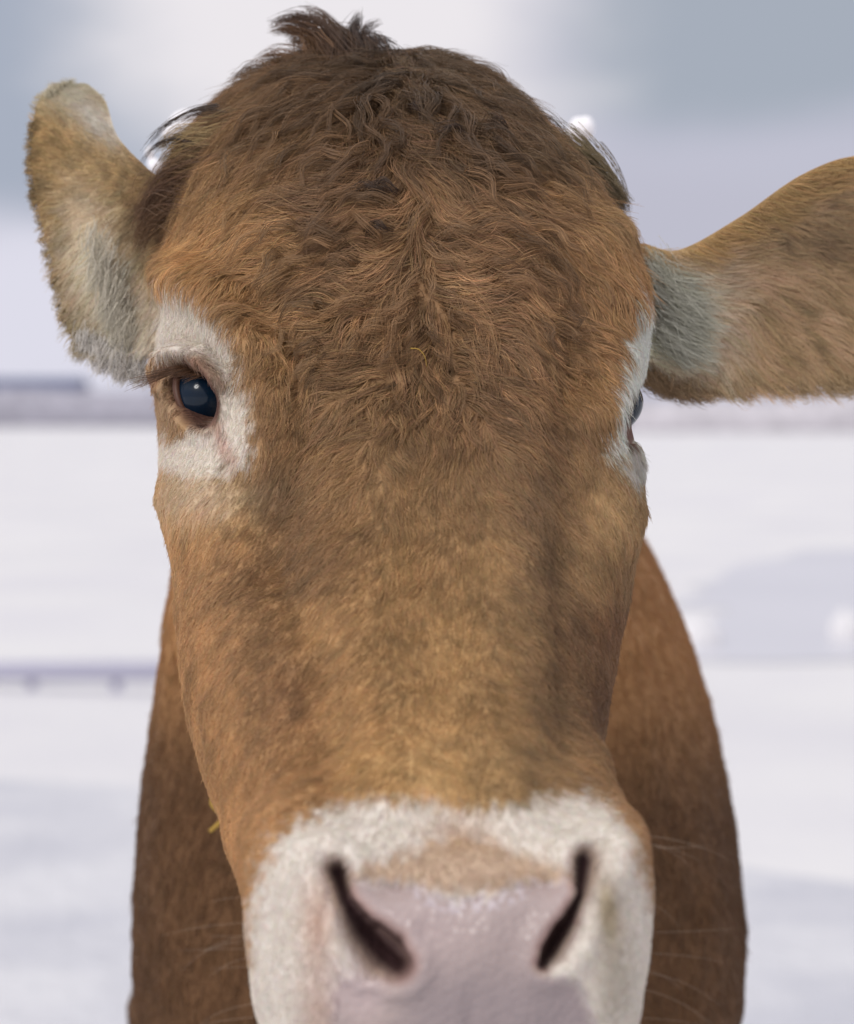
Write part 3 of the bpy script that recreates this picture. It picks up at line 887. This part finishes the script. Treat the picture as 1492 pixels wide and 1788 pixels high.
import time
t0 = time.time()
vis = np.where((tz_ != 3) & (facing > -.25), 1.0, .12)
NG = 22000
gP, gN = sample(NG, area * dens * vis * np.where((tz_ == 0) & (tpy < 700), .85, .8))
gpx, gpy = proj(gP); keep = ~bare(gpx, gpy, zones(gP)); gP, gN = gP[keep], gN[keep]
gpts, gln, gwv, gz_ = grow_guides(gP, gN)
print('guides', len(gP), time.time() - t0)
kd = kdtree.KDTree(len(gP))
for i, p in enumerate(gP): kd.insert(p, i)
kd.balance()

NH = 560000
hP, hN = sample(NH, area * dens)
hpx, hpy = proj(hP); hz = zones(hP)
keep = ~bare(hpx, hpy, hz); hP, hN, hpx, hpy, hz = hP[keep], hN[keep], hpx[keep], hpy[keep], hz[keep]
gi = np.array([kd.find(p)[1] for p in hP])
ok = (hz == gz_[gi]) | (np.linalg.norm(hP - gP[gi], axis=1) < .006)
# do not borrow a guide from the other side of a thin ear
ok &= np.sum(hN * gN[gi], 1) > .1
hP, hN, hpx, hpy, hz, gi = hP[ok], hN[ok], hpx[ok], hpy[ok], hz[ok], gi[ok]
n = len(hP)
t = np.linspace(0, 1, KP)
off = hP - gP[gi]
wvh = gwv[gi]
clump = np.clip(.02 + .95 * wvh, 0, .82) * rng.uniform(.75, 1.05, n)
sc = rng.uniform(.72, 1.08, n)
G = gpts[gi]
# resample guide to own length
rel = G - G[:, :1]
tt_ = t[None, :] * np.minimum(sc, 1.0)[:, None] * (KP - 1)
i0 = np.clip(tt_.astype(int), 0, KP - 2); fr = (tt_ - i0)[..., None]
ar = np.arange(n)[:, None]
rel = rel[ar, i0] * (1 - fr) + rel[ar, i0 + 1] * fr
cl = 1 - clump[:, None] * (t[None, :] ** 1.3)
pts = hP[:, None] + rel + off[:, None] * (cl - 1)[..., None]
gl_ = gln[gi]
jit = rng.normal(0, 1, (n, 3)); jit2 = rng.normal(0, 1, (n, 3))
pts += jit[:, None] * (gl_ * np.where(gl_ > .014, .045, .075))[:, None, None] * (t ** 1.5)[None, :, None]
pts += jit2[:, None] * (gl_ * .03)[:, None, None] * np.sin(t * math.pi * 1.5)[None, :, None]
pts[:, 0] -= hN * .0008
# sparse flyaways
fly = (rng.random(n) < .012) & (gl_ < .03)
pts[fly] += (hN[fly] * (gl_[fly] * .35)[:, None])[:, None] * (t ** 1.5)[None, :, None]
cc_ = coat_color(hP, hN, rng.normal(0, 1, (2, n)) * np.where(hpy < 1000, 8, 9))
lockv = rng.normal(0, 1, len(gP))
colr = cc_ * np.exp(lockv[gi] * np.clip(.03 + .26 * wvh, 0, .26) * (hz == 0))[:, None] * np.exp(rng.normal(0, 1, n) * np.where(cc_[:, 1] > .35, .06, np.where(hz == 3, .08, np.interp(hpy, [640, 860], [.19, .12]))))[:, None]
colr *= 1 + rng.normal(0, .04, (n, 3))
r0 = np.where(hz == 3, .00020, np.where(gl_ > .018, .00014, .000115))
rad = r0[:, None] * (1 - .75 * t[None, :] ** 2)
coat = make_curves('coat', pts, rad, np.clip(colr, .003, .9), body)
print('hairs', n, time.time() - t0)

# ------------------------------------------------------------------ long locks: forelock tuft, crown curls, ear fringes
def surf(px_, py_):
    o = Vector((0, 0, CAMZ)); d = Vector(wdir(px_, py_))
    h = bvh.ray_cast(o, d)
    return (h[0], h[1]) if h[0] is not None else (None, None)

def lock(pathpx, Ys, nh, spread, taper, rgb, r=.00013, seed=0):
    """a tapering lock of hair through photo pixels at given distances"""
    K = 14
    P = at([p[0] for p in pathpx], [p[1] for p in pathpx], Ys)
    tq = np.linspace(0, len(P) - 1, K)
    path = np.stack([hermite(tq, np.arange(len(P)), P[:, c]) for c in range(3)], 1)
    t = np.linspace(0, 1, K)
    o = rng.normal(0, 1, (nh, 3)) * spread * .5
    sc = rng.uniform(.7, 1.0, nh)
    pts = np.zeros((nh, K, 3))
    for j in range(nh):
        tj = t * sc[j] * (K - 1)
        i0 = np.clip(tj.astype(int), 0, K - 2); f = (tj - i0)[:, None]
        q = path[i0] * (1 - f) + path[i0 + 1] * f
        pts[j] = q + o[j] * (1 - taper * t ** 1.2)[:, None] + rng.normal(0, 1, 3) * .0012 * (t ** 2)[:, None]
    c = np.array(srgb(*rgb)) * np.exp(rng.normal(0, .22, nh))[:, None]
    rad = r * (1 - .7 * t ** 2)[None, :] * np.ones((nh, 1))
    return pts, rad, c
LK = []
def addlock(*a, **k): LK.append(lock(*a, **k))
Yc = 1.33
# the tuft that stands up at the poll
T_ = [
 ([(640,150),(600,95),(555,45),(510,32),(468,40)], 90, .012, (78, 54, 40)),
 ([(620,150),(580,100),(548,62),(500,50),(470,54)], 70, .010, (96, 66, 44)),
 ([(640,140),(620,95),(590,60),(560,25),(525,12)], 40, .009, (92, 66, 46)),
 ([(650,140),(630,90),(618,62),(622,40),(630,22)], 60, .010, (66, 50, 44)),
 ([(670,140),(650,100),(635,72),(640,50),(665,36)], 40, .009, (74, 54, 46)),
 ([(560,130),(545,100),(540,78),(520,70),(505,72)], 60, .012, (104, 74, 50)),
 ([(680,140),(670,105),(655,80),(650,68),(690,72)], 70, .014, (60, 44, 38)),
 ([(600,140),(600,100),(600,72),(585,55),(570,52)], 90, .016, (84, 60, 44)),
 ([(640,150),(640,110),(635,84),(630,74),(612,64)], 110, .020, (80, 58, 44)),
 ([(540,140),(520,110),(490,95),(465,98),(440,108)], 34, .012, (110, 78, 54)),
 ([(500,160),(470,130),(440,122),(420,130),(400,142)], 30, .010, (104, 76, 52)),
 ([(990,262),(1020,280),(1048,304),(1076,332),(1102,354)], 150, .013, (132, 116, 88)),
 ([(1000,290),(1034,312),(1060,332),(1080,352),(1092,374)], 190, .016, (108, 92, 70)),
 ([(400,200),(370,196),(345,200),(320,210),(290,230)], 8, .004, (96, 74, 56)),
 ([(380,185),(340,192),(300,212),(270,238),(246,270)], 9, .003, (70, 56, 50)),
 ([(400,240),(365,246),(330,240),(298,246),(272,258)], 60, .012, (150, 126, 88)),
 ([(390,270),(350,262),(320,262),(296,272),(280,290)], 50, .012, (150, 124, 86)),
 ([(380,280),(345,290),(312,292),(285,304),(262,330)], 90, .016, (112, 84, 58)),
 ([(370,320),(330,320),(292,332),(262,356),(240,392)], 110, .018, (92, 64, 46)),
 ([(360,360),(320,350),(285,366),(256,400),(236,440)], 90, .018, (100, 72, 50)),
 ([(340,250),(306,240),(280,248),(258,268),(246,292)], 9, .003, (70, 56, 50)),
]
for pth, nh, sp, rgb in T_:
    ys = np.linspace(1.30, 1.325, len(pth)) if pth[0][0] > 420 and pth[0][0] < 860 else np.linspace(1.275, 1.285, len(pth))
    addlock(pth, ys, nh * 2, sp, .85, rgb, .00016)
# curly locks over the brow, hanging forward of the coat
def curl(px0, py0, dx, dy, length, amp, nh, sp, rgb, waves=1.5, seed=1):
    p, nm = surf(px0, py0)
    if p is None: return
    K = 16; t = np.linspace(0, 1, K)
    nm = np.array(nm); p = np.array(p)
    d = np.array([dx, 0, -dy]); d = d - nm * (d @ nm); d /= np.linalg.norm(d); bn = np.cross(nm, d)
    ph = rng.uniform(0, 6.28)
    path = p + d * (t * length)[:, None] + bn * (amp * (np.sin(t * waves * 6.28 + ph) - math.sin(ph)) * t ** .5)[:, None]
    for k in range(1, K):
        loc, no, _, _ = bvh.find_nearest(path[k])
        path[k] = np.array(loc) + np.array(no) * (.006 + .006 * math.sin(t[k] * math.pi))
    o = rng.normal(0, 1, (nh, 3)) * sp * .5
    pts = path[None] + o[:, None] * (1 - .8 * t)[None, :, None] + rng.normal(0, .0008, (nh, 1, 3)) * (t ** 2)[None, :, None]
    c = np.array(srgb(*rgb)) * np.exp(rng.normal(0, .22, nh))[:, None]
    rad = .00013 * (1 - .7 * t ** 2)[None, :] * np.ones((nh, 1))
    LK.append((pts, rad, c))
for i in range(320):
    x = rng.uniform(430, 1000); y = rng.uniform(110, 640)
    half = np.interp(y, [110, 200, 350, 640], [170, 260, 300, 230])
    if y > 300 and rng.random() > .3: continue
    if abs(x - 735) > half: continue
    q = rbf(np.array([x]), np.array([y]), DIRS, 4)[0]
    a = rng.normal(0, .45); dx, dy = q[0] * math.cos(a) - q[1] * math.sin(a), q[0] * math.sin(a) + q[1] * math.cos(a)
    base_c = rbf(np.array([x]), np.array([y]), COL, 4)[0] * rng.uniform(.84, 1.2)
    ln_ = np.interp(y, [110, 300, 640], [.05, .036, .022]) * rng.uniform(.7, 1.2)
    curl(x, y, dx, dy, ln_ * .85, ln_ * rng.uniform(.04, .09), 16, .0040, tuple(base_c), rng.uniform(.8, 1.9))
for x, y, dx, dy in ((628,352,1,.1),(652,350,1,.1),(645,412,1,.1),(760,250,1,.1),(845,236,.8,.5),(720,205,.3,1)):  # dark curls standing in for shadowed gaps between the locks
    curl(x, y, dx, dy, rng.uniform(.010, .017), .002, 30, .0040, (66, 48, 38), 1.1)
# fringes along both ears
def fringe(edge, dvec, nlocks, length, rgb, spread, curlx=0):
    e = np.array(edge, float)
    for j in range(nlocks):
        s = rng.uniform(0, len(e) - 1.001); i = int(s); f = s - i
        b = e[i] * (1 - f) + e[i + 1] * f
        a = math.atan2(dvec[1], dvec[0]) + rng.normal(0, .3); ll = length * rng.uniform(.5, 1.2)
        dx, dy = math.cos(a) * ll, math.sin(a) * ll
        pth = [(b[0] - dx * .2, b[1] - dy * .2), (b[0] + dx * .35, b[1] + dy * .35), (b[0] + dx * .7 + curlx * .4, b[1] + dy * .7), (b[0] + dx + curlx, b[1] + dy * .95)]
        addlock(pth, [b[2]] * 4, int(rng.integers(8, 22)), spread, .8, rgb)
fringe([(62,210,1.352),(56,290,1.342),(70,370,1.332),(96,470,1.322),(116,550,1.314),(140,600,1.308)], (-1, .45), 130, 15, (128, 106, 72), .004)
fringe([(140,590,1.305),(200,620,1.30),(250,640,1.30)], (-.1, 1), 90, 45, (200, 194, 186), .006)
fringe([(160,400,1.30),(190,480,1.30),(215,560,1.30),(235,610,1.30)], (-.25, 1), 80, 60, (196, 188, 170), .008)
fringe([(1125,655,1.29),(1170,672,1.30),(1230,676,1.305)], (.45, 1), 80, 36, (140, 112, 84), .007, 12)
fringe([(1170,672,1.30),(1300,676,1.308),(1492,670,1.32),(1600,650,1.325)], (.6, .6), 150, 26, (166, 140, 108), .006, 10)
fringe([(1140,460,1.285),(1180,520,1.29),(1170,600,1.29)], (.75, .65), 110, 80, (182, 180, 164), .010, 20)
fringe([(82,165,1.362),(125,146,1.372),(178,180,1.352)], (0, -1), 50, 9, (190, 180, 154), .004)
n_tot = sum(len(p) for p, _, _ in LK)
fl = [x for x in LK]
K2 = 14
def resamp(p, K):
    k = p.shape[1]
    if k == K: return p
    s = np.linspace(0, k - 1, K); i = np.clip(s.astype(int), 0, k - 2); f = (s - i)
    f = f[:, None] if p.ndim == 3 else f
    return p[:, i] * (1 - f) + p[:, i + 1] * f
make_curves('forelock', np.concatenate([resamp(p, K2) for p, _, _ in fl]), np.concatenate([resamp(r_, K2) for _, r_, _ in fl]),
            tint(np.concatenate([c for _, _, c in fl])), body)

# whiskers at the muzzle, lashes
W = []
for side, ys in ((-1, (1560, 1788)), (1, (1440, 1788))):
    for i in range(11):
        y = rng.uniform(*ys)
        x = 436 if side < 0 else 1118
        L0 = rng.uniform(60, 170)
        ex, ey = x + side * L0, y + rng.uniform(-.05, .75) * L0 * (1 if side > 0 else .8)
        pth = [(x - side * 12, y), (x + side * L0 * .4, y + (ey - y) * .25), (x + side * L0 * .75, y + (ey - y) * .6), (ex, ey)]
        P = at([p[0] for p in pth], [p[1] for p in pth], [.96, .955, .955, .96])
        tq = np.linspace(0, 3, K2)
        W.append(np.stack([hermite(tq, np.arange(4), P[:, c]) for c in range(3)], 1))
W = np.array(W)
make_curves('whiskers', W, .00008 * (1 - .8 * np.linspace(0, 1, K2))[None] * np.ones((len(W), 1)), np.tile(srgb(160, 140, 122), (len(W), 1)), body)

# ------------------------------------------------------------------ eyes
em, b, L, nd = principled('eyeball', (.006, .012, .02), 0.12, .32)
tco = nd('ShaderNodeTexCoord'); sp_ = nd('ShaderNodeSeparateXYZ'); L.new(tco.outputs['Object'], sp_.inputs[0])
mrr = nd('ShaderNodeMapRange'); L.new(sp_.outputs['Z'], mrr.inputs[0]); mrr.inputs[1].default_value = .42; mrr.inputs[2].default_value = .56
wn = nd('ShaderNodeTexNoise'); wn.inputs['Scale'].default_value = 3
L.new(mixc(L, nd, mrr.outputs[0], (.10, .045, .03), mixc(L, nd, wn.outputs[0], (.003, .010, .024), (.004, .016, .032))), b.inputs['Base Color'])

def eye(px_, py_, Yc_, rad, look, name='eye'):
    bm = bmesh.new(); bmesh.ops.create_uvsphere(bm, u_segments=64, v_segments=40, radius=1)
    for v in bm.verts:                      # the cornea stands a little proud
        r_ = math.hypot(v.co.x, v.co.y)
        if v.co.z > 0: v.co.z += .07 * max(0, 1 - (r_ / .75) ** 2)
    me = bpy.data.meshes.new(name); bm.to_mesh(me); bm.free()
    o = link(name, me, em)
    o.location = at(px_, py_, Yc_); o.scale = (rad,) * 3
    o.rotation_euler = Vector(look).to_track_quat('Z', 'Y').to_euler()
    o.parent = body
    return o
hit, hn = surf(EYE_L[0], EYE_L[1])
print('eye hit', hit, hn)
hit = np.array(hit); hn_ = np.array(hn)
out_n = np.array([-.62, -.76, .12]); out_n /= np.linalg.norm(out_n)
# floor of the socket is behind the lids; centre the ball so that its front lies just under them
rad_e = .019
ec = hit + out_n * .006 - out_n * rad_e * .72
e1 = eye(0, 0, 1, rad_e, (-.22, -.97, .16)); e1.location = ec
e1['label'] = 'dark eye showing in full beside the white brow patch'
p2 = at(1066, 704, 1.205)
e2 = eye(0, 0, 1, .0165, (.93, -.35, .1)); e2.location = p2
e2['label'] = 'far eye seen only as a thin dark edge'

# lid rims as fleshy tubes round the visible eye
def tube(path, rads, seg=14, closed=False):
    path = np.array(path); n = len(path)
    Tn = np.gradient(path, axis=0) if not closed else np.roll(path, -1, 0) - np.roll(path, 1, 0)
    Tn /= np.linalg.norm(Tn, axis=1, keepdims=True)
    up = np.array([.2, -1, .1]); th = np.linspace(0, 2 * math.pi, seg, endpoint=False)
    V = []
    for p, t_, r_ in zip(path, Tn, rads):
        a = np.cross(t_, up); a /= np.linalg.norm(a); c_ = np.cross(t_, a)
        V.append(p + r_ * (np.cos(th)[:, None] * a + np.sin(th)[:, None] * c_))
    return np.array(V)
lid_m, b, L, nd = principled('eyelid_skin', srgb(120, 78, 62), .5, .35)
nn3 = nd('ShaderNodeTexNoise'); nn3.inputs['Scale'].default_value = 220
L.new(mixc(L, nd, nn3.outputs[0], srgb(60, 38, 30), srgb(104, 70, 54)), b.inputs['Base Color'])
th = np.linspace(0, 2 * math.pi, 80, endpoint=False)
def eye_rim(k, lift, r_lo, r_up, name):
    cx_, cy_, a_, b_, rot_ = EYE_L
    c, s = math.cos(R(rot_)), math.sin(R(rot_))
    ex, ey = a_ * k * np.cos(th), b_ * k * np.sin(th)
    X = cx_ + ex * c - ey * s; Yp = cy_ + ex * s + ey * c
    path = []
    for x, y in zip(X, Yp):
        d = wdir(x, y); o_ = np.array([0, 0, CAMZ])
        # intersection of the view ray with the ball (slightly enlarged) gives the lid line
        oc = o_ - ec; bq = d @ oc; Rr = rad_e + lift; cq = oc @ oc - Rr * Rr; disc = bq * bq - cq
        t_ = -bq - math.sqrt(disc) if disc > 0 else -bq
        path.append(o_ + d * t_)
    path = np.array(path)
    upper = np.clip((EYE_L[1] - Yp) / 60 * .5 + .5, 0, 1); thin = .35 + .65 * np.clip((352 - X) / 30, 0, 1)
    V = tube(path, (r_lo + (r_up - r_lo) * upper) * thin, closed=True)
    V = np.concatenate([V, V[:1]], 0)
    me = grid_mesh(name, V[:, ::-1], True)
    return link(name, me, lid_m, body), path
lo, lid_path = eye_rim(1.0, .0010, .0016, .0022, 'eyelid')

# lashes
LS = []
for i in range(170):
    s = rng.uniform(0, 1)
    x = np.interp(s, [0, .4, 1], [300, 335, 372]); y = np.interp(s, [0, .4, 1], [652, 636, 652])
    rootp = at(x, y, float(lid_path[:, 1].min()) + .004 + .012 * (1 - s))
    L0 = rng.uniform(45, 88) * (1 - .5 * s)
    d1 = np.array([-1, 0, -.18 - .2 * rng.random()]); 
    tip = rootp + np.array([-L0 / F * 1.18, -.012 * rng.random() , -L0 * rng.uniform(.1, .45) / F * 1.18])
    mid = (rootp + tip) / 2 + np.array([0, -.004, -.004 * rng.random() + .002])
    tq = np.linspace(0, 1, K2)[:, None]
    LS.append(rootp * (1 - tq) ** 2 + mid * 2 * tq * (1 - tq) + tip * tq ** 2)
LS = np.array(LS)
make_curves('eyelashes', LS, .00021 * (1 - .8 * np.linspace(0, 1, K2))[None] * np.ones((len(LS), 1)),
            np.array(srgb(92, 66, 48)) * np.exp(rng.normal(0, .25, len(LS)))[:, None], body)

# ------------------------------------------------------------------ small things: hay on the coat, drifting snowflakes
hay_m, b, L, nd = principled('hay', srgb(168, 136, 62), .7)
def hay(path, r, label):
    P = np.array(path); tq = np.linspace(0, len(P) - 1, 24)
    c = np.stack([hermite(tq, np.arange(len(P)), P[:, k]) for k in range(3)], 1)
    me = grid_mesh('hay_stalk', tube(c - c[0], np.linspace(r, r * .5, 24), 8), True, True, True)
    o = link('hay_stalk', me, hay_m); o.location = c[0]
    tag(o, label, 'hay stalk', 'hay stalks caught in the coat')
s1, n1 = surf(712, 628)
if s1 is not None:
    s1 = np.array(s1) + np.array(n1) * .010
    hay([s1, s1 + np.array([.004, -.001, -.0005]), s1 + np.array([.007, -.001, -.004]), s1 + np.array([.008, 0, -.009])], .0003, 'thin golden hay stalk lying in the curls between the eyes')
q0 = at(384, 1380, 1.46)
hay([q0, q0 + np.array([-.004, -.004, -.008]), q0 + np.array([.003, -.006, -.016]), q0 + np.array([-.006, -.004, -.026])], .0026, 'yellow hay wisp against the dark neck beside the jaw')

flake_m, b, L, nd = principled('snowflake', (.95, .94, .97), .95, .0)
def flake(px_, py_, Y, wpx, label, seed, sx=1.0, rot=0.0):
    bm = bmesh.new()
    r_ = wpx / F * Y / 2
    lr = np.random.default_rng(seed)
    for k in range(7):                        # a clump of small crystals
        c = Vector(lr.normal(0, .22 if k else 0, 3)) * r_
        m4 = Matrix.Rotation(rot, 4, 'Y') @ Matrix.Diagonal((sx, 1, 1, 1)) @ Matrix.Translation(c)
        bmesh.ops.create_icosphere(bm, subdivisions=3, radius=r_ * lr.uniform(.7, .85), matrix=m4)
    me = bpy.data.meshes.new('snowflake'); bm.to_mesh(me); bm.free()
    o = link('snowflake', me, flake_m); o.location = at(px_, py_, Y)
    tag(o, label, 'snowflake', 'snowflakes drifting behind the head')
flake(322, 216, 1.62, 42, 'elongated white snowflake above the loose strand by the crown', 1, 1.5, R(-25))
flake(271, 291, 1.62, 26, 'round white snowflake beside the raised ear', 2)
flake(262, 266, 1.66, 18, 'smallest white snowflake between the raised ear and its tuft', 3)
flake(1016, 224, 1.75, 48, 'pinkish white snowflake touching the crown on the sideways-ear side', 4, .8)
print('script done', time.time() - t0)
